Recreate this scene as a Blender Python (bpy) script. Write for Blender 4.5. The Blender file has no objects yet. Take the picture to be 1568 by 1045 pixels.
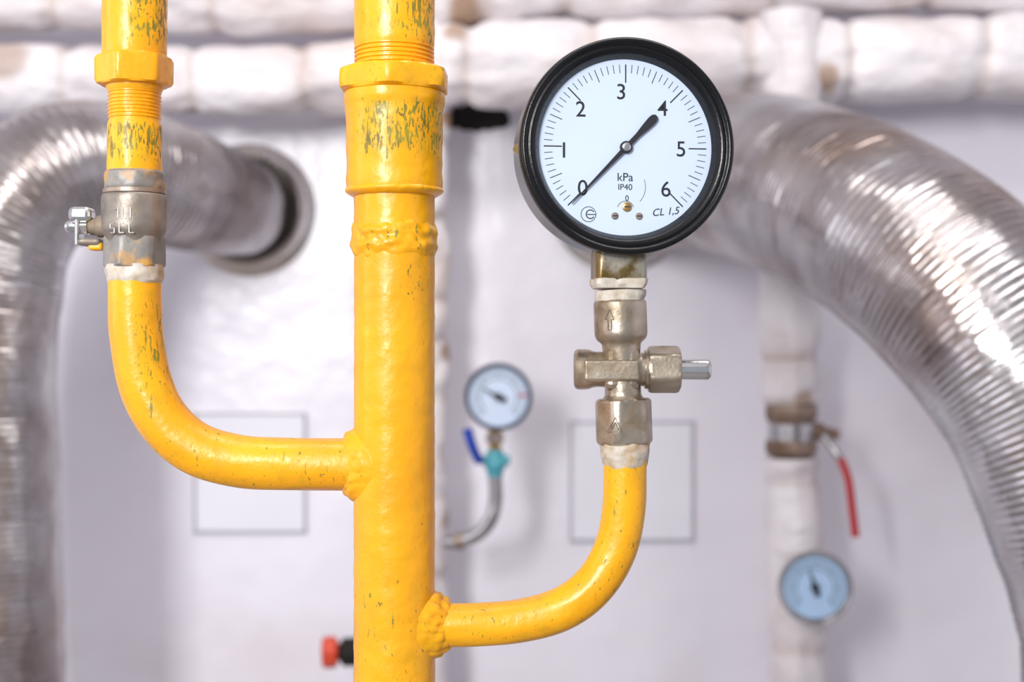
import bpy, math, random
from mathutils import Vector, Matrix, noise
random.seed(4)
F = 2178.0      # focal length (50 mm lens, 36 mm sensor) for a 1568 unit wide frame
CZ = 1.5        # camera height
D0 = 1.089      # distance of the yellow pipework
S0 = D0 / F     # metres per unit in the pipework plane (0.5 mm)
WALL = 2.35
def P(px, py, d=D0):
    return Vector(((px - 784) * d / F, d, CZ + (522.5 - py) * d / F))
def ss(a, b, x):
    t = max(0, min(1, (x - a) / (b - a))); return t * t * (3 - 2 * t)

# ------------------------------------------------------------------ materials
class NT:
    def __init__(s, name):
        s.m = bpy.data.materials.new(name); s.m.use_nodes = True
        s.t = s.m.node_tree; s.b = s.t.nodes['Principled BSDF']
        s.tc = s.n('ShaderNodeTexCoord')
    def n(s, k): return s.t.nodes.new(k)
    def l(s, a, b): s.t.links.new(a, b)
    def noise(s, scale, detail=3, st=(1, 1, 1), lo=0.3, hi=0.7, rot=(0, 0, 0), dist=0):
        mp = s.n('ShaderNodeMapping'); s.l(s.tc.outputs['Object'], mp.inputs[0])
        mp.inputs['Scale'].default_value = st; mp.inputs['Rotation'].default_value = rot
        nz = s.n('ShaderNodeTexNoise'); nz.inputs['Scale'].default_value = scale
        nz.inputs['Detail'].default_value = detail; nz.inputs['Distortion'].default_value = dist
        s.l(mp.outputs[0], nz.inputs['Vector'])
        return s.rng(nz.outputs['Fac'], lo, hi)
    def rng(s, v, lo, hi, a=0, b=1):
        mr = s.n('ShaderNodeMapRange'); s.l(v, mr.inputs[0])
        mr.inputs[1].default_value = lo; mr.inputs[2].default_value = hi
        for i, x in ((3, a), (4, b)):
            if isinstance(x, (int, float)): mr.inputs[i].default_value = x
            else: s.l(x, mr.inputs[i])
        return mr.outputs[0]
    def math(s, op, a, b):
        m = s.n('ShaderNodeMath'); m.operation = op
        for i, v in enumerate((a, b)):
            if isinstance(v, (int, float)): m.inputs[i].default_value = v
            else: s.l(v, m.inputs[i])
        return m.outputs[0]
    def mix(s, f, a, b):
        m = s.n('ShaderNodeMix'); m.data_type = 'RGBA'
        for i, v in ((0, f), (6, a), (7, b)):
            if isinstance(v, (int, float)): m.inputs[i].default_value = v
            elif isinstance(v, tuple): m.inputs[i].default_value = (*v, 1)
            else: s.l(v, m.inputs[i])
        return m.outputs[2]
    def attr(s, name):
        a = s.n('ShaderNodeAttribute'); a.attribute_name = name; return a.outputs['Fac']
    def bump(s, h, strength, dist=0.001, prev=None):
        b = s.n('ShaderNodeBump'); s.l(h, b.inputs['Height'])
        b.inputs['Strength'].default_value = strength; b.inputs['Distance'].default_value = dist
        if prev: s.l(prev, b.inputs['Normal'])
        return b.outputs[0]
    def set(s, **k):
        for a, v in k.items():
            i = s.b.inputs[{'col': 'Base Color', 'rough': 'Roughness', 'metal': 'Metallic', 'nrm': 'Normal',
                            'coat': 'Coat Weight', 'crough': 'Coat Roughness', 'spec': 'Specular IOR Level',
                            'aniso': 'Anisotropic', 'sheen': 'Sheen Weight'}[a]]
            if isinstance(v, (int, float)): i.default_value = v
            elif isinstance(v, tuple): i.default_value = (*v, 1)
            else: s.l(v, i)
        return s.m

def m_yellow():
    n = NT('yellow_gloss_paint')
    var = n.noise(12, 5, lo=.35, hi=.7)
    col = n.mix(var, (.95, .445, .004), (.82, .35, .003))
    wear = n.attr('wear')
    blot = n.noise(75, 4, st=(1, 1, .7), lo=.5, hi=.72)
    col = n.mix(n.math('MULTIPLY', blot, n.math('ADD', n.math('MULTIPLY', wear, .75), .08)), col, (.40, .29, .01))
    # chips through to an older green/grey coat: short vertical dashes
    ch = n.noise(170, 3, st=(1.9, 1.9, .45), lo=0, hi=1, rot=(.2, .3, 0), dist=.6)
    thr = n.rng(wear, 0, 1, .74, .535)
    chip = n.rng(n.math('SUBTRACT', ch, thr), 0, .04)
    fine = n.noise(400, 2, st=(1.4, 1.4, .5), lo=0, hi=1, rot=(.1, -.3, 0))
    chip2 = n.rng(n.math('SUBTRACT', fine, n.math('ADD', thr, .03)), 0, .03)
    chip = n.math('MAXIMUM', chip, chip2)
    gre = n.mix(n.noise(70, 2), (.05, .08, .02), (.25, .26, .02))
    col = n.mix(n.math('MULTIPLY', chip, .85), col, gre)
    b = n.bump(n.noise(30, 3, lo=0, hi=1), .4, .003)
    b = n.bump(n.noise(190, 3, lo=0, hi=1), .45, .001, b)
    b = n.bump(chip, -.5, .0006, b)
    return n.set(col=col, rough=n.rng(n.math('ADD', n.noise(45, 3), chip), 0, 2, .28, .6), nrm=b, coat=.10, crough=.2)
def m_metal(name, c1, c2, stain, amt=.7, rough=.35, metal=.9, sc=60):
    n = NT(name)
    col = n.mix(n.noise(sc, 4, lo=.3, hi=.7), c1, c2)
    st = n.noise(sc * .6, 5, lo=.50, hi=.66)
    col = n.mix(n.math('MULTIPLY', st, amt), col, stain)
    b = n.bump(n.noise(350, 4, lo=0, hi=1), .35, .0006)
    b = n.bump(n.noise(90, 3, lo=0, hi=1), .25, .001, b)
    return n.set(col=col, rough=n.rng(st, 0, 1, rough, rough + .25), metal=n.rng(st, 0, 1, metal, metal * .5), nrm=b)
def m_plain(name, c, rough=.5, metal=0, var=.12, sc=40, bump=.15, coat=0):
    n = NT(name)
    col = n.mix(n.noise(sc, 3), c, tuple(x * (1 - var) for x in c))
    return n.set(col=col, rough=rough, metal=metal, coat=coat, nrm=n.bump(n.noise(sc * 6, 3, lo=0, hi=1), bump, .0005))
def m_fabric():
    n = NT('painted_wrap_fabric')
    col = n.mix(n.noise(8, 4), (.86, .84, .87), (.69, .63, .64))
    col = n.mix(n.math('MULTIPLY', n.noise(4.5, 5, lo=.54, hi=.74), .5), col, (.53, .37, .28))
    col = n.mix(n.math('MULTIPLY', n.attr('wear'), .9), col, (.30, .15, .05))
    b = n.bump(n.noise(14, 5, lo=0, hi=1, st=(.6, 1, 1)), 1.0, .022)
    b = n.bump(n.noise(70, 3, lo=0, hi=1), .3, .003, b)
    return n.set(col=col, rough=.45, nrm=b)
def m_duct():
    n = NT('aluminium_foil_duct')
    col = n.mix(n.noise(6, 4, lo=.35, hi=.68), (.60, .59, .61), (.25, .21, .20))
    col = n.mix(n.math('MULTIPLY', n.noise(5, 3, lo=.5, hi=.72), .55), col, (.34, .24, .18))
    b = n.bump(n.noise(16, 2, lo=0, hi=1), .7, .010)
    b = n.bump(n.noise(60, 2, lo=0, hi=1), .3, .002, b)
    return n.set(col=col, rough=.26, metal=.94, nrm=b)
def m_wall():
    n = NT('wall_paint')
    col = n.mix(n.noise(1.6, 4), (.855, .84, .92), (.76, .735, .81))
    col = n.mix(n.math('MULTIPLY', n.noise(3.2, 5, lo=.55, hi=.75), .3), col, (.66, .56, .55))  # warm brownish shadow tones mixed into the wall colour as patches
    return n.set(col=col, rough=.30, nrm=n.bump(n.noise(7, 4, lo=0, hi=1), .45, .02))

YEL = m_yellow()
NICK = m_metal('nickel_plated_brass', (.60, .52, .42), (.37, .31, .235), (.13, .08, .03), .8, .33)
GREY = m_metal('cast_grey_metal', (.36, .32, .28), (.21, .185, .155), (.26, .18, .09), .6, .46, .65)
OLIVE = m_metal('tarnished_brass', (.26, .17, .05), (.15, .11, .05), (.50, .50, .46), .8, .35)
CHR = m_plain('bright_steel', (.75, .75, .76), .16, 1, .1)
SIL = m_plain('stainless_steel', (.55, .54, .55), .25, 1, .2)
BLK = m_plain('black_enamel', (.004, .0045, .006), .25, 0, .3, 50, .35, 0)
BLK.node_tree.nodes['Principled BSDF'].inputs['Specular IOR Level'].default_value = .4
DIAL = m_plain('dial_white_blue', (.63, .745, .93), .5, 0, .03, 20, .0)
DIALB = m_plain('dial_pale_blue', (.42, .60, .84), .4, 0, .05, 20, .0)
INK = m_plain('black_ink', (.012, .013, .02), .5)
BRASS = m_metal('brass_screw', (.62, .42, .16), (.45, .30, .12), (.2, .12, .05), .4, .3)
TEF = m_metal('ptfe_tape_with_paint', (.70, .66, .60), (.44, .37, .28), (.50, .28, .06), .6, .6, 0.0, 110)
UNI = m_metal('chipped_union', (.34, .32, .29), (.22, .21, .20), (.80, .38, .01), .95, .5, .4, 60)
RED = m_plain('red_plastic', (.55, .04, .045), .4)
REDO = m_plain('red_orange_plastic', (.70, .07, .03), .4)
BLU = m_plain('blue_plastic', (.01, .06, .45), .35)
CYA = m_plain('cyan_paint', (.09, .40, .48), .45)
DBLU = m_plain('dark_blue_case', (.03, .05, .095), .3, .2)
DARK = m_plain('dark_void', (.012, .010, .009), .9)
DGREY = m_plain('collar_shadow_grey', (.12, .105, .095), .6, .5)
BRN = m_metal('rusty_steel', (.42, .33, .27), (.26, .18, .13), (.12, .06, .03), .8, .45, .7, 20)
LGREY = m_plain('panel_edge_grey', (.52, .52, .58), .5)
PANEL = m_plain('panel_enamel', (.83, .83, .90), .13, 0, .04, 5, .1)
COL = m_metal('galvanised_collar', (.80, .78, .76), (.52, .48, .45), (.44, .32, .19), .4, .18, .97, 12)
FAB = m_fabric(); DUCT = m_duct(); WALLM = m_wall()
FLOOR = m_plain('concrete_floor', (.34, .32, .31), .6, 0, .3, 6, .4)
CEIL = m_plain('ceiling_paint', (.80, .78, .78), .7, 0, .05, 4)
g = NT('gauge_glass'); tr = g.n('ShaderNodeBsdfTransparent'); gl = g.n('ShaderNodeBsdfGlossy'); mx = g.n('ShaderNodeMixShader')
gl.inputs['Roughness'].default_value = .03; mx.inputs[0].default_value = .03
g.l(tr.outputs[0], mx.inputs[1]); g.l(gl.outputs[0], mx.inputs[2])
g.l(mx.outputs[0], g.t.nodes['Material Output'].inputs[0]); GLASS = g.m

# ------------------------------------------------------------------ mesh helpers
def top(name, loc=(0, 0, 0), M=None):
    e = bpy.data.objects.new(name, None); bpy.context.collection.objects.link(e)
    e.empty_display_size = .05
    e.matrix_world = M if M is not None else Matrix.Translation(loc)
    return e
def mesh(name, V, Fc, mat, parent=None, M=None, ang=35, wear=None, smooth=True):
    me = bpy.data.meshes.new(name); me.from_pydata([tuple(v) for v in V], [], Fc); me.update()
    import bmesh
    bm = bmesh.new(); bm.from_mesh(me); bmesh.ops.recalc_face_normals(bm, faces=bm.faces); bm.to_mesh(me); bm.free()
    if smooth:
        me.shade_smooth(); me.set_sharp_from_angle(angle=math.radians(ang))
    if wear:
        a = me.attributes.new('wear', 'FLOAT', 'POINT')
        for i, v in enumerate(me.vertices): a.data[i].value = wear(v.co)
    me.materials.append(mat)
    o = bpy.data.objects.new(name, me); bpy.context.collection.objects.link(o)
    if parent:
        o.parent = parent
        if M is None: o.matrix_parent_inverse = parent.matrix_world.inverted()
    elif M is not None: o.matrix_world = M
    return o
def loft(rings, closed=False, cap=True):
    n = len(rings[0]); V = [v for r in rings for v in r]; Fc = []
    m = len(rings)
    for i in range(m if closed else m - 1):
        a = i * n; b = ((i + 1) % m) * n
        for j in range(n):
            k = (j + 1) % n
            Fc.append((a + j, a + k, b + k, b + j))
    if cap and not closed:
        Fc.append(tuple(range(n))[::-1]); Fc.append(tuple((m - 1) * n + j for j in range(n)))
    return V, Fc
def frame(ax):
    ax = Vector(ax).normalized()
    ref = Vector((0, -1, 0)) if abs(ax.y) < .9 else Vector((0, 0, 1))
    u = (ref - ax * ref.dot(ax)).normalized(); v = ax.cross(u)
    return ax, u, v
def bev(prof, b):
    out = []
    for i, p in enumerate(prof):
        if i in (0, len(prof) - 1): out.append(p); continue
        q0, q1 = prof[i - 1], prof[i + 1]
        for q in (q0, q1):
            L = math.hypot(q[0] - p[0], q[1] - p[1]); f = min(.4, b / L) if L > 0 else 0
            out.append((p[0] + (q[0] - p[0]) * f, p[1] + (q[1] - p[1]) * f) + tuple(p[2:]))
    return out
def turn(name, o, ax, prof, mat, parent, seg=64, unit=S0, n=0, rot=0, capr=None, rfun=None, wear=None, ang=35, step=None):
    """prof: (t, r) along the axis; n>0 makes a polygonal (nut) section limited to radius capr(t)"""
    ax, u, v = frame(ax)
    if step:
        q = [prof[0]]
        for p in prof[1:]:
            k = max(1, int(abs(p[0] - q[-1][0]) / step)); a = q[-1]
            for i in range(1, k + 1): q.append((a[0] + (p[0] - a[0]) * i / k, a[1] + (p[1] - a[1]) * i / k))
        prof = q
    rings = []
    for p in prof:
        r = []
        for j in range(seg):
            th = 2 * math.pi * j / seg; R = p[1]
            if n:
                w = 2 * math.pi / n; a = ((th - rot) % w) - w / 2
                # corner at th==rot
                R = min(R / math.cos(a), p[2] if len(p) > 2 else 1e9)
            if rfun: R += rfun(p[0], th)
            r.append(Vector(o) + ax * p[0] * unit + (u * math.cos(th) + v * math.sin(th)) * R * unit)
        rings.append(r)
    V, Fc = loft(rings)
    return mesh(name, V, Fc, mat, parent, ang=ang, wear=wear)
def nut(name, o, ax, t0, t1, ap, cr, mat, parent, n=6, rot=0, ch=None, **k):
    ch = ch or (cr - ap) * .8
    prof = [(t0, ap * .5, ap * .5), (t0, ap - 1, ap - 1), (t0 + ch * .35, ap + (cr - ap) * .6, ap + (cr - ap) * .6), (t0 + ch, cr, cr),
            (t1 - ch, cr, cr), (t1 - ch * .35, ap + (cr - ap) * .6, ap + (cr - ap) * .6), (t1, ap - 1, ap - 1), (t1, ap * .5, ap * .5)]
    prof = [(a, min(ap, b if i in (0, 7) else ap), c) for i, (a, b, c) in enumerate(prof)]
    return turn(name, o, ax, prof, mat, parent, n=n, rot=rot, seg=96, **k)
def spline(pts, step):
    """Catmull-Rom resample"""
    pts = [Vector(p) for p in pts]; out = []
    for i in range(len(pts) - 1):
        p1, p2 = pts[i], pts[i + 1]
        p0 = pts[i - 1] if i else p1 * 2 - p2
        p3 = pts[i + 2] if i + 2 < len(pts) else p2 * 2 - p1
        k = max(2, int((p2 - p1).length / step))
        for j in range(k):
            t = j / k
            out.append(.5 * ((2 * p1) + (p2 - p0) * t + (2 * p0 - 5 * p1 + 4 * p2 - p3) * t * t + (3 * p1 - p0 - 3 * p2 + p3) * t ** 3))
    out.append(pts[-1]); return out
def sweep(name, pts, r, mat, parent, seg=48, step=.004, wear=None, closed=False, ang=40, cap=True, raw=False):
    C = pts if raw else spline(pts, step)
    m = len(C); rings = []; s = 0
    T = [((C[(i + 1) % m] if closed else C[min(i + 1, m - 1)]) - (C[i - 1] if closed else C[max(i - 1, 0)])).normalized() for i in range(m)]
    _, u, v = frame(T[0])
    for i in range(m):
        if i: s += (C[i] - C[i - 1]).length
        u = (u - T[i] * u.dot(T[i])).normalized(); v = T[i].cross(u)
        ring = []
        for j in range(seg):
            th = 2 * math.pi * j / seg
            R = r(s, th, C[i]) if callable(r) else r
            ring.append(C[i] + (u * math.cos(th) + v * math.sin(th)) * R)
        rings.append(ring)
    V, Fc = loft(rings, closed, cap)
    return mesh(name, V, Fc, mat, parent, ang=ang, wear=wear)
def box(name, lo, hi, mat, parent=None, b=0):
    V = [(x, y, z) for x in (lo[0], hi[0]) for y in (lo[1], hi[1]) for z in (lo[2], hi[2])]
    Fc = [(0, 1, 3, 2), (4, 6, 7, 5), (0, 4, 5, 1), (2, 3, 7, 6), (0, 2, 6, 4), (1, 5, 7, 3)]
    o = mesh(name, V, Fc, mat, parent, smooth=False)
    if b:
        md = o.modifiers.new('bevel', 'BEVEL'); md.width = b; md.segments = 3
    return o
def nz(x, y, z=0): return noise.noise(Vector((x, y, z)))

# ------------------------------------------------------------------ room
box('wall_back', (-2.3, WALL, -.02), (2.5, WALL + .12, 2.8), WALLM)
box('wall_left', (-2.42, -1.6, -.02), (-2.3, WALL + .12, 2.8), WALLM)
box('wall_right', (2.5, -1.6, -.02), (2.62, WALL + .12, 2.8), WALLM)
box('floor', (-2.42, -1.6, -.12), (2.62, WALL + .12, 0), FLOOR)
box('ceiling', (-2.42, -1.6, 2.8), (2.62, WALL + .12, 2.9), CEIL)

# ------------------------------------------------------------------ yellow gas pipe
CE = 522.5 - (2.8 - CZ) / S0; FL = 522.5 + CZ / S0
gp = top('gas_pipe', P(604, 522))
def wear_main(c):
    py = 522.5 - (c.z - CZ) / S0; px = 784 + c.x / S0
    w = .14
    w += .83 * ss(150, 175, py) * (1 - ss(225, 262, py)) * ss(535, 570, px)
    w += .6 * (1 - ss(40, 90, py)) * ss(590, 640, px) + .25 * (1 - ss(60, 90, py))
    w += .35 * ss(390, 420, py) * (1 - ss(450, 500, py)) * ss(600, 640, px)
    w += .3 * ss(95, 105, py) * (1 - ss(130, 150, py))
    w += .22 * ss(850, 900, py)
    w += .25 * ss(335, 345, py) * (1 - ss(380, 395, py))
    return min(1, w)
def wear_left(c):
    py = 522.5 - (c.z - CZ) / S0; px = 784 + c.x / S0
    w = .2
    w += .7 * (1 - ss(50, 90, py)) * ss(190, 225, px)
    w += .8 * ss(185, 200, py) * (1 - ss(230, 262, py))
    w += .5 * ss(440, 480, py) * (1 - ss(560, 640, py)) * ss(205, 225, px)
    w += .2 * ss(640, 680, py)
    return min(1, w)
def wear_right(c):
    return .38
def rough_paint(a):
    return lambda t, th: a * nz(t * .05, math.cos(th) * 2, math.sin(th) * 2) + a * .5 * nz(t * .15 + 9, math.cos(th) * 5, math.sin(th) * 5)
O = P(604, 0) ; O.z = CZ + 522.5 * S0
DN = Vector((0, 0, -1))
def thread(t0, t1, r, p=6.5, a=1.6):
    o = []; t = t0
    while t < t1 - p:
        o += [(t, r + a), (t + p * .25, r + a), (t + p * .5, r - a), (t + p * .75, r - a)]; t += p
    return o
turn('riser_upper', O, DN, [(CE, 62), (-60, 62), (68, 61.5), (74, 60)] + thread(74, 108, 59.5) + [(112, 57)], YEL, gp, rfun=rough_paint(.8), wear=wear_main, step=5)
nut('lock_nut', O, DN, 107, 143, 79, 92, YEL, gp, rot=.02, wear=wear_main, rfun=rough_paint(.8))
turn('coupling', O, DN, bev([(138, 60), (141, 77), (158, 77.5), (166, 74.5), (262, 73), (272, 74), (286, 74), (295, 72), (299, 67), (301, 58)], 3), YEL, gp, rfun=rough_paint(1.2), wear=wear_main, step=4)
turn('riser_lower', O, DN, [(296, 62), (310, 61.5), (340, 61.5), (900, 62), (1200, 63), (FL, 63)], YEL, gp, rfun=rough_paint(.9), wear=wear_main, step=6, seg=80)
def bead(t, th):
    return 1.3 * abs(math.sin(th * 9 + t * .1 + 2 * nz(th * 2, t * .02))) + 3.0 * nz(t * .1, math.cos(th) * 3.5, math.sin(th) * 3.5)
turn('weld_bead', O, DN, [(340, 59), (346, 62), (352, 64), (358, 65), (364, 63.5), (370, 64.5), (377, 65.5), (383, 64), (390, 61.5), (396, 59)], YEL, gp, rfun=bead, seg=160, wear=wear_main, step=2, ang=80)
turn('coupling_bead', O, DN, [(286, 70), (290, 74), (294, 75), (298, 71), (301, 66)], YEL, gp, rfun=lambda t, th: 1.2 * nz(t * .1, math.cos(th) * 8, math.sin(th) * 8), seg=120, wear=wear_main, step=2, ang=80)
# left branch
sweep('left_branch', [P(206, 425), P(207, 470), P(209.5, 515), P(223, 590), P(254, 648), P(300, 687), P(362, 706), P(440, 711), P(575, 712)],
      lambda s, th, c: S0 * (40.2 + 1.0 * nz(s * 30, math.cos(th) * 2, math.sin(th) * 2)), YEL, gp, wear=wear_left, seg=64)
sweep('right_branch', [P(630, 958), P(730, 957), P(800, 951), P(862, 932), P(910, 896), P(942, 842), P(955, 780), P(958, 690)],
      lambda s, th, c: S0 * (33 + .9 * nz(s * 30 + 5, math.cos(th) * 2, math.sin(th) * 2)), YEL, gp, wear=wear_right, seg=64)
def saddle(name, cx, cy, rb0, rb1, Rm, sgn, reach, lump, seed):
    """weld fillet: blends from the branch surface (rb0, reaching outwards) to the riser wall (rb1)"""
    rings = []; n = 160; m = 14
    for k in range(m + 1):
        f = k / m; ring = []
        for i in range(n):
            a = 2 * math.pi * i / n
            rb = rb0 + (rb1 - rb0) * f
            h = reach * (1 - f) ** 1.6 + 5.0 * math.sin(math.pi * f)      # stand-off from the riser wall
            l = lump * math.sin(math.pi * min(1, f * 1.0 + .02)) ** .7
            wv = l * (.55 * abs(math.sin(a * 8 + f * 1.5 + seed + 1.5 * nz(a * 1.3, f * 2, seed))) + 1.2 * nz(math.cos(a) * 3, math.sin(a) * 3, f * 3 + seed))
            rb += wv * .5; h += wv
            y = rb * math.cos(a); z = rb * math.sin(a)
            x = math.sqrt(max(1, Rm * Rm - y * y)) + h - (2 if k == m else 0) - .5
            p = P(cx, cy - z); ring.append(Vector((p.x + sgn * x * S0, D0 + y * S0, p.z)))
        rings.append(ring)
    V, Fc = loft(rings, cap=False)
    mesh(name, V, Fc, YEL, gp, wear=lambda c: .3, ang=80)
saddle('left_weld', 604, 712, 39.5, 57, 61.5, -1, 19, 2.6, 1)
saddle('right_weld', 604, 957, 32.5, 52, 61.5, 1, 26, 5.0, 4)
# left riser
OL = P(206, 0); OL.z = O.z
turn('left_riser_socket', OL, DN, [(CE, 49), (-60, 49), (84, 48.5), (90, 47), (94, 40)], YEL, gp, rfun=rough_paint(1), wear=wear_left, step=5)
nut('left_lock_nut', OL, DN, 86, 132, 51, 59, YEL, gp, rot=.2, wear=wear_left, rfun=rough_paint(1))
turn('left_riser_nipple', OL, DN, [(120, 44), (138, 42), (142, 39.5)] + thread(142, 190, 39, 5.5, 1.0) + [(192, 41), (225, 41), (262, 41.5), (268, 41)], YEL, gp, rfun=rough_paint(.8), wear=wear_left, step=4)

# ------------------------------------------------------------------ ball valve on left riser
bv = top('ball_valve', P(206, 335))
turn('union_collar', OL, DN, bev([(262, 38), (263, 45), (290, 46), (293, 42)], 3), UNI, bv, rfun=rough_paint(2), step=3)
turn('rust_ring', OL, DN, [(289, 40), (291, 47), (297, 47), (299, 40)], BRN, bv)
turn('valve_body', OL, DN, bev([(296, 40), (297, 47), (304, 49.5), (352, 49.5), (360, 46), (366, 43), (372, 42)], 3), GREY, bv, rfun=rough_paint(.6), step=4)
nut('valve_hex', OL, DN, 362, 410, 42, 46.5, UNI, bv, rot=.25)
turn('tape_ring', OL, DN, [(404, 38), (406, 43), (418, 43), (430, 42), (434, 39)], TEF, bv, rfun=rough_paint(3), step=3)
LX = Vector((-1, 0, 0)); OB = P(206, 347)
turn('stem_bonnet', OB, LX, bev([(40, 17), (56, 17), (58, 13), (68, 13), (70, 9), (96, 8)], 2), GREY, bv)
nut('stem_nut', OB, LX, 70, 82, 12, 14.5, CHR, bv)
turn('stem_screw', OB, LX, bev([(84, 9), (100, 9), (106, 6), (107, 1)], 1.5), CHR, bv)
def pbox(name, x0, y0, x1, y1, d0, d1, mat, par, b=.0015, d=D0):
    a = P(x0, y1, d); c = P(x1, y0, d)
    return box(name, (a.x, d + d0 * S0, a.z), (c.x, d + d1 * S0, c.z), mat, par, b)
pbox('handle_plate', 118, 324, 125, 378, -16, 16, CHR, bv)
pbox('handle_wing_upper', 108, 318, 143, 341, -18, 18, CHR, bv, .004)
pbox('handle_wing_lower', 122, 366, 157, 377, -18, 18, GREY, bv, .003)
pbox('handle_paint_tab', 138, 372, 160, 384, -14, 14, YEL, bv, .002)

# ------------------------------------------------------------------ needle valve below main gauge
nv = top('gauge_shutoff_valve', P(950, 566))
OV = P(947, 395); AV = (P(957.5, 712) - P(947, 395)).normalized()
def T(py): return py - 395
turn('tape_upper', OV, AV, [(T(444), 33), (T(445), 38), (T(452), 39), (T(462), 37)], TEF, nv, rfun=rough_paint(3), step=3)
turn('upper_socket', OV, AV, bev([(T(459), 30), (T(460), 39), (T(466), 40.5), (T(512), 40.5), (T(520), 38), (T(526), 30), (T(560), 27), (T(606), 28), (T(612), 33)], 2), NICK, nv, step=4)
nut('lower_hex', OV, AV, T(611), T(680), 40, 43.5, NICK, nv, rot=.35, ch=6)
turn('tape_lower', OV, AV, [(T(676), 38), (T(680), 39), (T(692), 38), (T(704), 35), (T(714), 33.5), (T(717), 32)], TEF, nv, rfun=rough_paint(3), step=2)
XR = Vector((1, 0, 0)); OX = P(950, 566)
turn('cross_body', OX, XR, bev([(-71, 24), (-69, 31), (-50, 31), (-40, 27), (30, 27), (36, 24), (40, 24)], 3), NICK, nv, step=3)
pbox('cross_flat', 893, 551, 977, 583, -33, 30, NICK, nv, .002)
pbox('cross_boss', 924, 532, 978, 600, -26, 26, NICK, nv, .006)
turn('bonnet_neck', OX, XR, [(24, 26), (36, 26), (37, 30), (43, 30), (44, 24)], NICK, nv)
nut('bonnet_hex', OX, XR, 41, 91, 32, 36.5, NICK, nv, rot=.4, ch=6)
turn('stem_neck', OX, XR, [(86, 14), (94, 14), (96, 12), (102, 12)], BLK, nv)
turn('valve_stem', OX, XR, bev([(82, 8), (84, 16), (128, 16.5), (134, 16.5), (138, 13), (138, 10), (137, 9), (137, .5)], 1.2), CHR, nv)
def strokes(name, lines, cx, r, par, mat, w=1.1):
    V = []; Fc = []
    for ln in lines:
        pts = []
        for (a, b) in ln:
            dy = math.sqrt(max(1, (r + .3) ** 2 - (a - cx) ** 2)); d = D0 - dy * S0
            pts.append(P(784 + (a - 784) * 1.0, b))
            pts[-1].y = d
        for p, q in zip(pts, pts[1:]):
            n = len(V); t = (q - p).normalized(); s = t.cross(Vector((0, 1, 0))).normalized() * w * S0 * .5; k = Vector((0, -.3 * S0, 0)); k2 = Vector((0, .6 * S0, 0))
            V += [p + s + k, p - s + k, q - s + k, q + s + k, p + s + k2, p - s + k2, q - s + k2, q + s + k2]
            Fc += [(n, n + 1, n + 2, n + 3), (n + 4, n + 7, n + 6, n + 5), (n, n + 4, n + 5, n + 1), (n + 2, n + 6, n + 7, n + 3), (n + 1, n + 5, n + 6, n + 2), (n, n + 3, n + 7, n + 4)]
    mesh(name, V, Fc, mat, par, smooth=False)
DK = m_plain('engraving_shadow', (.12, .10, .075), .6, .3)
strokes('flow_arrow_mark', [[(928.5, 506), (928.5, 490), (924.5, 490), (931, 475), (937, 490), (933.5, 490), (933.5, 506), (928.5, 506)]], 949.5, 40.5, nv, DK, .8)
strokes('triangle_mark', [[(927, 660), (939, 638), (950, 659), (927, 660)], [(933, 656), (939, 645), (944, 656)]], 954.5, 43.8, nv, DK, .8)
EM = m_plain('embossed_grey', (.36, .335, .30), .5, .6)
strokes('body_marks', [[(188, 326), (194, 322), (194, 338)], [(201, 322), (201, 338), (207, 338)], [(213, 322), (213, 338)], [(188, 346), (181, 346), (181, 353), (188, 353), (188, 360), (181, 360)], [(203, 346), (196, 346), (196, 360), (203, 360)],
                       [(211, 346), (211, 360), (218, 360)]], 206, 50, bv, EM, 1.8)

# ------------------------------------------------------------------ gauges
def circ(r, n=96, z=0, c=(0, 0)):
    return [Vector((c[0] + r * math.cos(2 * math.pi * i / n), c[1] + r * math.sin(2 * math.pi * i / n), z)) for i in range(n)]
def lmesh(name, V, Fc, mat, par, **k):
    return mesh(name, V, Fc, mat, par, M=Matrix(), **k)
def lathe_local(name, prof, mat, par, seg=128, c=(0, 0), ang=35, cap=True):
    rings = [circ(max(r, 1e-5), seg, z, c) for z, r in prof]
    V, Fc = loft(rings, cap=cap); return lmesh(name, V, Fc, mat, par, ang=ang)
def flat(name, polys, z, th, mat, par):
    V = []; Fc = []
    for pl in polys:
        n = len(V); m = len(pl)
        V += [Vector((x, y, z + th)) for x, y in pl] + [Vector((x, y, z)) for x, y in pl]
        Fc.append(tuple(range(n, n + m))); Fc.append(tuple(range(n + m, n + 2 * m))[::-1])
        for i in range(m):
            j = (i + 1) % m; Fc.append((n + i, n + m + i, n + m + j, n + j))
    return lmesh(name, V, Fc, mat, par, smooth=False)
def tick(a, r0, r1, w):
    c, s = math.cos(a), math.sin(a)
    return [(r0 * c - w * s, r0 * s + w * c), (r0 * c + w * s, r0 * s - w * c), (r1 * c + w * s, r1 * s - w * c), (r1 * c - w * s, r1 * s + w * c)]
def arc(cx, cy, r, a0, a1, w, n=24):
    o = []; 
    for i in range(n):
        t0 = a0 + (a1 - a0) * i / n; t1 = a0 + (a1 - a0) * (i + 1) / n
        o.append([(cx + (r - w) * math.cos(t0), cy + (r - w) * math.sin(t0)), (cx + (r + w) * math.cos(t0), cy + (r + w) * math.sin(t0)),
                  (cx + (r + w) * math.cos(t1), cy + (r + w) * math.sin(t1)), (cx + (r - w) * math.cos(t1), cy + (r - w) * math.sin(t1))])
    return o
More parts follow.
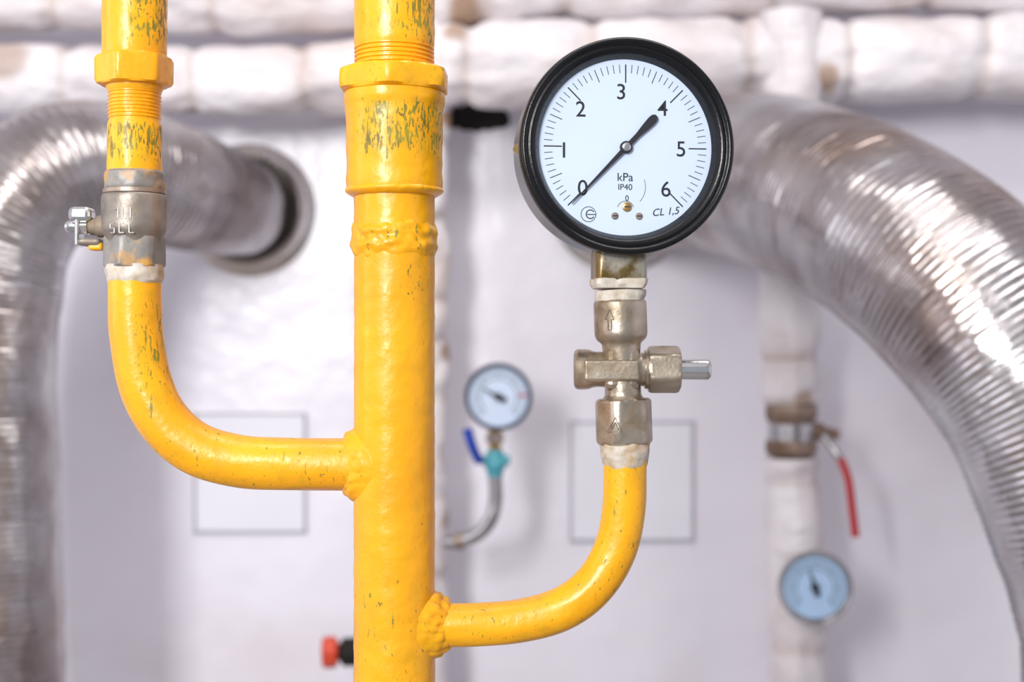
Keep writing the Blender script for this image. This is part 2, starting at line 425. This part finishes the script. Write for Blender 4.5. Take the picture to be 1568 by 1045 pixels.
def text(name, body, x, y, size, z, par, mat=None, rot=0, off=0, shear=0):
    cu = bpy.data.curves.new(name, 'FONT'); cu.body = body; cu.size = size; cu.align_x = 'CENTER'; cu.align_y = 'CENTER'
    cu.extrude = .00008; cu.offset = off; cu.shear = shear
    o = bpy.data.objects.new(name, cu); bpy.context.collection.objects.link(o)
    bpy.context.view_layer.update()
    me = bpy.data.meshes.new_from_object(o.evaluated_get(bpy.context.evaluated_depsgraph_get()))
    bpy.data.objects.remove(o)
    me.transform(Matrix.Translation((x, y, z)) @ Matrix.Rotation(rot, 4, 'Z'))
    me.materials.clear(); me.materials.append(mat or INK)
    o = bpy.data.objects.new(name, me); bpy.context.collection.objects.link(o); o.parent = par
def gauge_matrix(p, yaw, pitch=0):
    X = Vector((math.cos(yaw), math.sin(yaw), 0)); N = Vector((math.sin(yaw), -math.cos(yaw), 0))
    Y = Vector((0, 0, 1))
    R = Matrix((X, Y, N)).transposed().to_4x4()
    return Matrix.Translation(p) @ R @ Matrix.Rotation(pitch, 4, 'X')
u = 1.065 / F
pg = top('pressure_gauge', M=gauge_matrix(P(958, 226, 1.065), math.radians(8)))
lathe_local('case', [(.0005, .066), (.0065, .0690), (.0088, .0708), (.0098, .0730), (.0098, .0742), (.0090, .0748), (.0090, .0755), (.0108, .0766), (.0116, .0780), (.0112, .0795), (.0095, .0808),
                     (.003, .0815), (-.001, .0813), (-.002, .0800), (-.003, .0785), (-.044, .0785), (-.048, .0770), (-.050, .074), (-.050, .001)], BLK, pg, cap=False, ang=60)
lathe_local('dial_plate', [(-.0005, .070), (.0002, .070), (.0002, .0001)], DIAL, pg, cap=False)
lathe_local('glass', [(.0066, .0688), (.0066, .0001)], GLASS, pg, cap=False)
A0 = math.radians(225); DA = math.radians(4.5)
tk = []
for i in range(61):
    a = A0 - i * DA
    if i % 10 == 0: tk.append(tick(a, 99 * u, 127 * u, .95 * u))
    elif i % 5 == 0: tk.append(tick(a, 107 * u, 127 * u, .6 * u))
    else: tk.append(tick(a, 114 * u, 127 * u, .5 * u))
flat('scale_ticks', tk, .0002, .0001, INK, pg)
for i in range(7):
    a = A0 - i * 10 * DA
    x, y = [(-67, -64), (-96, -7), (-70, 56), (-7, 84), (58, 60), (87, -2), (63, -64)][i]
    text('numeral_%d' % i, str(i), x * u, y * u, .0165, .0003, pg, off=.00004)
text('unit_text', 'kPa', -1 * u, -46 * u, .0088, .0003, pg)
text('protection_text', 'IP40', -1 * u, -61 * u, .0064, .0003, pg)
text('class_text', 'CL 1,5', 62 * u, -98 * u, .0078, .0003, pg, rot=.1, shear=.3)
text('zero_text', '0', 2 * u, -78 * u, .006, .0003, pg)
flat('adjust_arc', arc(0, -95 * u, 13 * u, .3, 2.85, .4 * u) + arc(-2 * u, -60 * u, 33 * u, -.75, .35, .35 * u), .0002, .0001, INK, pg)
flat('maker_ring', arc(-58 * u, -103 * u, 11.5 * u, 0, 6.2832, .5 * u) + arc(-55 * u, -103 * u, 6.5 * u, .6, 5.7, .8 * u) + [[(-60 * u, -104 * u), (-47 * u, -104 * u), (-47 * u, -102.6 * u), (-60 * u, -102.6 * u)]], .0002, .0001, INK, pg)
# pointer: thin tip at zero, broad counterweight towards 4
a = A0 + math.radians(1); c, s_ = math.cos(a), math.sin(a)
def rp(x, y): return (x * u * c - y * u * s_, x * u * s_ + y * u * c)
flat('pointer', [[rp(122, .6), rp(122, -.6), rp(20, -3.2), rp(8, -3.6), rp(-8, -3.6), rp(-26, -3.8), rp(-44, -5.8), rp(-57, -6.8), rp(-64, -6.0), rp(-68, -2.5), rp(-68, 2.5), rp(-64, 6.0), rp(-57, 6.8), rp(-44, 5.8), rp(-26, 3.8), rp(8, 3.6), rp(20, 3.2)]], .0022, .0006, INK, pg)
lathe_local('pointer_hub', [(.0002, .0046), (.0028, .0046), (.0034, .004), (.0036, .0001)], INK, pg, 40)
lathe_local('pointer_hub_cap', [(.0030, .0034), (.0042, .0032), (.0048, .002), (.0049, .0001)], CHR, pg, 40)
for k, (x, y, r, m) in enumerate([(-17, -105, 5.5, GREY), (21, -105, 5.5, GREY), (2, -91, 7.5, BRASS)]):
    lathe_local('dial_screw_%d' % k, [(.0002, r * u), (.0008, r * u), (.0013, r * u * .8), (.0015, .0001)], m, pg, 32, (x * u, y * u))
    flat('dial_screw_slot_%d' % k, [[((x - r * .7) * u, (y - .8) * u), ((x + r * .7) * u, (y - .8) * u), ((x + r * .7) * u, (y + .8) * u), ((x - r * .7) * u, (y + .8) * u)]], .0013, .0003, INK, pg)
# shank (square section)
turn('shank', P(947, 372), Vector((0, 0, -1)), [(-10, 36, 44), (14, 38, 47), (18, 38, 50), (56, 38, 50), (61, 37, 45), (66, 36, 38)], OLIVE, pg, n=4, rot=.7, seg=96, rfun=rough_paint(1.2))
turn('shank_paint', P(947, 372), Vector((0, 0, -1)), [(54, 36, 44), (56, 39, 51.5), (64, 39, 51), (70, 37, 47), (71, 34, 40)], TEF, pg, n=4, rot=.7, seg=96, rfun=rough_paint(3.5), step=None)
lathe_local('case_screw', [(-.02, .004), (-.016, .004), (-.016, .0001)], BRASS, pg, 24, (-.0785, .0))

def small_gauge(name, px, py, d, r, ring, dial, yaw, na, ringw=.12, depth=.03, red=False):
    q = top(name, M=gauge_matrix(P(px, py, d), math.radians(yaw)))
    lathe_local('case', [(.001, r * (1 - ringw)), (.006, r * (1 - ringw * .8)), (.009, r * (1 - ringw * .4)), (.009, r * .97), (.006, r), (-.002, r), (-.003, r * .94), (-depth, r * .94), (-depth - .003, r * .88), (-depth - .003, .001)], ring, q, 64, cap=False)
    lathe_local('dial_plate', [(0, r * .93), (.001, r * .93), (.001, .0001)], dial, q, 64, cap=False)
    R = r * (1 - ringw)
    flat('scale_ticks', [tick(A0 - i * DA * 2, R * (.74 if i % 5 else .66), R * .9, r * .014) for i in range(31)] , .001, .0003, INK, q)
    flat('scale_arc', arc(0, 0, R * .62, A0 - 4.712, A0, r * .014), .001, .0002, INK, q)
    c, s = math.cos(na), math.sin(na)
    flat('pointer', [[(R * .75 * c, R * .75 * s), (-R * .3 * c - R * .10 * s, -R * .3 * s + R * .10 * c), (-R * .3 * c + R * .10 * s, -R * .3 * s - R * .10 * c)]], .003, .0005, INK, q)
    lathe_local('pointer_hub', [(.001, r * .12), (.004, r * .12), (.0045, .0001)], INK, q, 24)
    if red:
        flat('red_mark', [tick(.05, R * .7, R * .95, r * .04)], .0015, .0004, RED, q)
    return q

# small gauge with blue lever, centre background
DG = 2.12; sg = DG / F
g2 = small_gauge('pressure_gauge', 763, 608, DG, 52 * sg, DBLU, DIAL, 4, math.radians(152), .13, red=True)
top_st = P(758, 655, DG + .015)
st = top('gauge_stand_pipe', P(758, 720, DG + .015))
turn('stem', top_st, DN, [(4, 9), (8, 9), (8, 13), (24, 13), (24, 9), (40, 9)], BRASS, st, unit=sg, n=6, seg=48)
turn('stem_nut', top_st, DN, [(9, 9), (10, 14), (22, 14), (23, 9)], SIL, st, unit=sg)
turn('cock_body', top_st, DN, bev([(34, 8), (35, 13), (48, 14), (52, 17), (62, 17), (66, 13), (76, 12), (77, 8)], 1), CYA, st, unit=sg)
turn('cock_plug', P(775, 705, DG + .015), Vector((-1, 0, 0)), bev([(-6, 2), (-6, 8), (10, 8), (44, 6), (45, 2)], 1), CYA, st, unit=sg)
sweep('lever', [P(734, 706, DG - .01), P(729, 697, DG - .015), P(722, 680, DG - .02), P(715, 657, DG - .02)], lambda s, th, c: .0095 * (1 - .25 * abs(math.sin(th))), BLU, st, seg=20)
sweep('syphon_pipe', [P(758, 728, DG + .015), P(759, 765, DG + .015), P(752, 795, DG + .015), P(733, 818, DG + .02), P(705, 829, DG + .03), P(684, 831, DG + .04)], 11 * sg, SIL, st, seg=32)
turn('syphon_nut', P(712, 829, DG + .03), Vector((-1, 0, 0)), [(0, 9), (1, 13), (16, 13), (17, 9)], BRN, st, unit=sg)

# ------------------------------------------------------------------ insulated pipes
def wrap(name, pts, r0, cin, axis, seed, wearf=None, seg=56, step=.006, lump=1.0):
    """cin: list of cinch positions measured along world axis 0=x / 2=z"""
    e = top(name, pts[0])
    cs = sorted(cin)
    def rr(s, th, c):
        v = c[axis]; m = 1.0
        for q in cs: m -= .13 * math.exp(-((v - q + .008 * math.sin(th + q * 9)) / .012) ** 2) 
        near = min([abs(v - q) for q in cs] + [.2])
        m += .04 * ss(.0, .06, near)
        R = r0(c) if callable(r0) else r0
        m += lump * (.14 * nz(v * 7 + seed, math.cos(th) * 1.2, math.sin(th) * 1.2 + seed) + .05 * nz(v * 22 + seed, math.cos(th) * 2.5, math.sin(th) * 2.5))
        m += .02 * math.sin(th * 9 + seed) * math.exp(-(near / .03) ** 2)
        return R * m
    def w(c):
        v = c[axis]; k = 0
        for q in cs: k = max(k, .35 * math.exp(-((v - q) / .007) ** 2))
        if wearf: k = max(k, wearf(c))
        return k
    sweep('wrap', pts, rr, FAB, e, seg=seg, step=step, wear=w, ang=80)
    return e
DI = 2.2; si = DI / F
def X(px, d=DI): return (px - 784) * d / F
def Z(py, d=DI): return CZ + (522.5 - py) * d / F
def spots(L):
    def f(c):
        k = 0
        for (x, y, d, rad, a) in L:
            p = P(x, y, d); dd = math.hypot(c.x - p.x, c.z - p.z) / (rad * d / F)
            k = max(k, a * (1 - ss(.5, 1.1, dd + .3 * nz(c.x * 40, c.z * 40))))
        return k
    return f
wrap('insulated_pipe', [Vector((-2.3, DI, Z(112))), P(-300, 112, DI), P(0, 120, DI), P(300, 124, DI), P(520, 120, DI), P(640, 105, DI), P(760, 99, DI), P(1100, 96, DI), P(1568, 88, DI), P(1900, 88, DI), Vector((2.5, DI, Z(88)))],
     lambda c: .052 + .012 * ss(X(560), X(720), c.x), [X(v) for v in (-560, -400, -210, -20, 105, 300, 470, 660, 715, 905, 1140, 1290, 1495, 1700, 1900, 2100)], 0, 3.1,
     spots([(20, 95, DI, 45, .6), (1212, 107, DI, 12, 1), (1255, 130, DI, 24, .8), (700, 60, DI, 22, .8)]))
wrap('insulated_pipe', [Vector((-2.3, DI + .01, Z(-10))), P(0, -8, DI + .01), P(520, -6, DI + .01), P(760, -22, DI + .01), P(1568, -40, DI + .01), Vector((2.5, DI + .01, Z(-40)))],
     .058, [X(v) for v in (-500, -300, -60, 90, 330, 560, 745, 870, 1180, 1420, 1640, 1900)], 0, 8.3, spots([(715, 22, DI, 34, .9)]))
wrap('insulated_pipe', [Vector((X(648), 2.22, 2.8)), P(648, 160, 2.22), P(644, 500, 2.22), P(642, 1045, 2.22), Vector((X(642), 2.22, 0))],
     .0425, [Z(v) for v in (215, 330, 455, 520, 610, 700, 760, 880, 960, 1200, 1500, 1900)], 2, 5.7,
     spots([(692, 540, 2.2, 20, .9), (690, 800, 2.2, 18, .8), (690, 180, 2.2, 18, 1), (690, 345, 2.2, 14, .6), (690, 880, 2.2, 16, .6)]), step=.005, lump=1.5)
vr = wrap('insulated_pipe', [Vector((X(1210, 2.17), 2.17, 2.0)), P(1210, 300, 2.17), P(1209, 560, 2.17), P(1212, 618, 2.17)],
     .0445, [Z(v, 2.17) for v in (180, 350, 548, 615)], 2, 1.9, spots([(1230, 615, 2.15, 22, .8)]), step=.005, lump=.7)
wrap('insulated_pipe', [P(1212, 701, 2.17), P(1213, 760, 2.17), P(1222, 1045, 2.17), Vector((X(1225, 2.17), 2.17, 0))],
     .0425, [Z(v, 2.17) for v in (738, 990, 1200, 1500, 1800, 2100)], 2, 6.9, None, step=.005, lump=.7)
lv = top('lever_valve', P(1215, 660, 2.17)); s2 = 2.17 / F
OVv = P(1212, 610, 2.17)
turn('valve_body', OVv, DN, bev([(8, 26), (9, 37), (30, 37), (34, 33), (62, 33), (66, 37), (84, 37), (88, 30), (91, 26)], 2), BRN, lv, unit=s2, n=8, seg=64)
turn('valve_band', OVv, DN, bev([(36, 30), (37, 36), (74, 36), (75, 30)], 2), SIL, lv, unit=s2)
turn('valve_stem', P(1212, 655, 2.17), Vector((1, -.2, -.15)), bev([(20, 14), (46, 14), (48, 9), (72, 8), (73, 2)], 2), BRN, lv, unit=s2)
sweep('lever_arm', [P(1262, 668, 2.14), P(1278, 690, 2.125), P(1292, 712, 2.12)], lambda s, th, c: .006, SIL, lv, seg=16)
sweep('lever_grip', [P(1288, 704, 2.12), P(1299, 735, 2.11), P(1305, 780, 2.11), P(1310, 822, 2.11)], lambda s, th, c: .0095 * (1 - .35 * abs(math.sin(th))), RED, lv, seg=20)
g3 = small_gauge('thermometer_gauge', 1248, 900, 2.06, 57 * 2.06 / F, SIL, DIALB, -6, math.radians(108), .18, .025)
turn('stem', P(1246, 900, 2.09), Vector((-.15, 1, 0)), bev([(-6, 10), (0, 14), (20, 14), (22, 8), (36, 8)], 1), BRASS, g3, unit=s2)

# small drain valve behind the riser
dv = top('drain_valve', P(520, 997, 2.15)); s3 = 2.15 / F
OD = P(620, 997, 2.18)
turn('valve_body', OD, Vector((-1, -.1, 0)), bev([(26, 12), (30, 12), (60, 14), (62, 20), (96, 20), (100, 12), (108, 10)], 2), DARK, dv, unit=s3, n=6, seg=48)
turn('knob', OD, Vector((-1, -.1, 0)), bev([(102, 10), (104, 20), (108, 23), (124, 23), (128, 19), (129, 2)], 2), REDO, dv, unit=s3, rfun=lambda t, th: 1.3 * math.sin(8 * th))

# ------------------------------------------------------------------ ducts
def duct(name, cpx, cpy, pts, r, k0):
    e = top(name, P(cpx, cpy, WALL))
    def rr(s, th, c):
        ph = (s / .0085 + th / (2 * math.pi)) * 2 * math.pi
        k = r(s)
        amp = .0007 * (1 + .9 * nz(s * 14, math.cos(th) * 2, math.sin(th) * 2 + 4))
        k += amp * math.sin(ph) + .0016 * nz(s * 18, math.cos(th) * 2, math.sin(th) * 2) + .006 * nz(s * 6, math.cos(th), math.sin(th))
        k -= .0016 * max(0, math.sin((s / .047 + th / 6.283 + .8 * nz(s * 7, 1)) * 6.283)) ** 12 * (.5 + nz(s * 9, 4))
        return k
    sweep('hose', pts, rr, DUCT, e, seg=80, step=.0017, ang=60)
    M = gauge_matrix(P(cpx, cpy, WALL), 0)
    rings = []
    for z, q in [(.002, .086), (.030, .087), (.040, .092), (.044, .099), (.040, .106), (.025, .109), (.008, .110), (.005, .119), (.0, .120)]:
        rings.append([M @ v for v in circ(q * k0, 96, z)])
    V, Fc = loft(rings, cap=False); mesh('wall_collar', V, Fc, COL, e, ang=50)
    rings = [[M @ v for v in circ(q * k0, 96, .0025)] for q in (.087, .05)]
    V, Fc = loft(rings, cap=False); mesh('collar_shade_ring', V, Fc, DGREY, e)  # flat dark ring; the shade inside the collar is its colour
    return e
duct('flexible_duct', 382, 322, [P(372, 324, 2.348), P(362, 318, 2.27), P(322, 304, 2.17), P(255, 282, 2.08), P(165, 262, 2.0), P(80, 272, 1.94), P(15, 330, 1.91), P(-17, 430, 1.9), P(-24, 600, 1.9), P(-20, 800, 1.9), P(-14, 1045, 1.9), Vector((X(-12, 1.9), 1.9, .5)), Vector((X(-12, 1.9), 1.9, 0))],
     lambda s: .073 + .021 * ss(.03, .30, s), .92)
duct('flexible_duct', 950, 308, [P(950, 308, 2.348), P(958, 300, 2.3), P(995, 287, 2.24), P(1055, 275, 2.16), P(1130, 270, 2.06), P(1245, 298, 1.9), P(1365, 360, 1.74), P(1480, 455, 1.65), P(1588, 590, 1.6), P(1662, 740, 1.575), P(1714, 900, 1.57), P(1738, 1080, 1.57), Vector((X(1748, 1.57), 1.57, .6)), Vector((X(1748, 1.57), 1.57, 0))],
     lambda s: .084 + .034 * ss(.02, .35, s), 1.0)

# ------------------------------------------------------------------ access panels, dark patch for the wall hole
def panel(x0, y0, x1, y1):
    e = top('access_panel', P((x0 + x1) / 2, (y0 + y1) / 2, WALL)); w = 3
    def b(nm, a0, b0, a1, b1, th, m):
        p = P(a0, b1, WALL); q = P(a1, b0, WALL)
        box(nm, (p.x, WALL - th, p.z), (q.x, WALL - .0005, q.z), m, e, .001)
    b('frame_top', x0, y0, x1, y0 + w, .006, LGREY); b('frame_bottom', x0, y1 - w, x1, y1, .006, LGREY)
    b('frame_left', x0, y0, x0 + w, y1, .006, LGREY); b('frame_right', x1 - w, y0, x1, y1, .006, LGREY)
    b('door', x0 + w + 1, y0 + w + 1, x1 - w - 1, y1 - w - 1, .005, PANEL)
panel(297, 632, 470, 817); panel(872, 645, 1063, 830)
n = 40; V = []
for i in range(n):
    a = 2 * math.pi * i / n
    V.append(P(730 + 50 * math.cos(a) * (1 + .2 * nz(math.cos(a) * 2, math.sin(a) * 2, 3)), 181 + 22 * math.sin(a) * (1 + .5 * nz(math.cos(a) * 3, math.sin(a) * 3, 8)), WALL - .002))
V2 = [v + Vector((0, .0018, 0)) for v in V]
Vv, Ff = loft([V, V2]); mesh('wall_hole_patch', Vv, Ff, DARK, smooth=False)  # flat dark patch on the wall; the hole's darkness is painted

# ------------------------------------------------------------------ light
w = bpy.data.worlds.new('world'); bpy.context.scene.world = w; w.use_nodes = True
w.node_tree.nodes['Background'].inputs[0].default_value = (.86, .91, 1.0, 1); w.node_tree.nodes['Background'].inputs[1].default_value = .44
def area(name, loc, tgt, sx, sy, e, col):
    l = bpy.data.lights.new(name, 'AREA'); l.shape = 'RECTANGLE'; l.size = sx; l.size_y = sy; l.energy = e; l.color = col
    o = bpy.data.objects.new(name, l); bpy.context.collection.objects.link(o); o.location = loc
    o.rotation_euler = (Vector(tgt) - Vector(loc)).to_track_quat('-Z', 'Y').to_euler()
area('assumed_key_light', (-1.0, -1.2, 2.2), (0, 1.6, 1.5), .5, .9, 70, (1, .98, .965))  # unseen front-left lamp assumed from the riser's highlight; no window is modelled
area('added_top_light', (.2, 1.1, 2.75), (.2, 1.6, 1.2), 1.4, .4, 14, (1, .97, .95))  # unseen overhead light, added to light the closed room
area('added_left_light', (-2.1, .9, 1.9), (0, 1.5, 1.5), .8, 1.0, 6, (.93, .96, 1))  # weak side light added for the riser's left streak, no window there

cam = bpy.data.cameras.new('camera'); co = bpy.data.objects.new('camera', cam); bpy.context.collection.objects.link(co)
co.location = (0, 0, CZ); co.rotation_euler = (math.pi / 2, 0, 0)
cam.lens = 50; cam.sensor_width = 36; cam.clip_start = .02
cam.dof.use_dof = True; cam.dof.focus_distance = 1.06; cam.dof.aperture_fstop = 3.8
bpy.context.scene.camera = co
bpy.context.scene.view_settings.view_transform = 'Standard'
bpy.context.scene.view_settings.look = 'None'
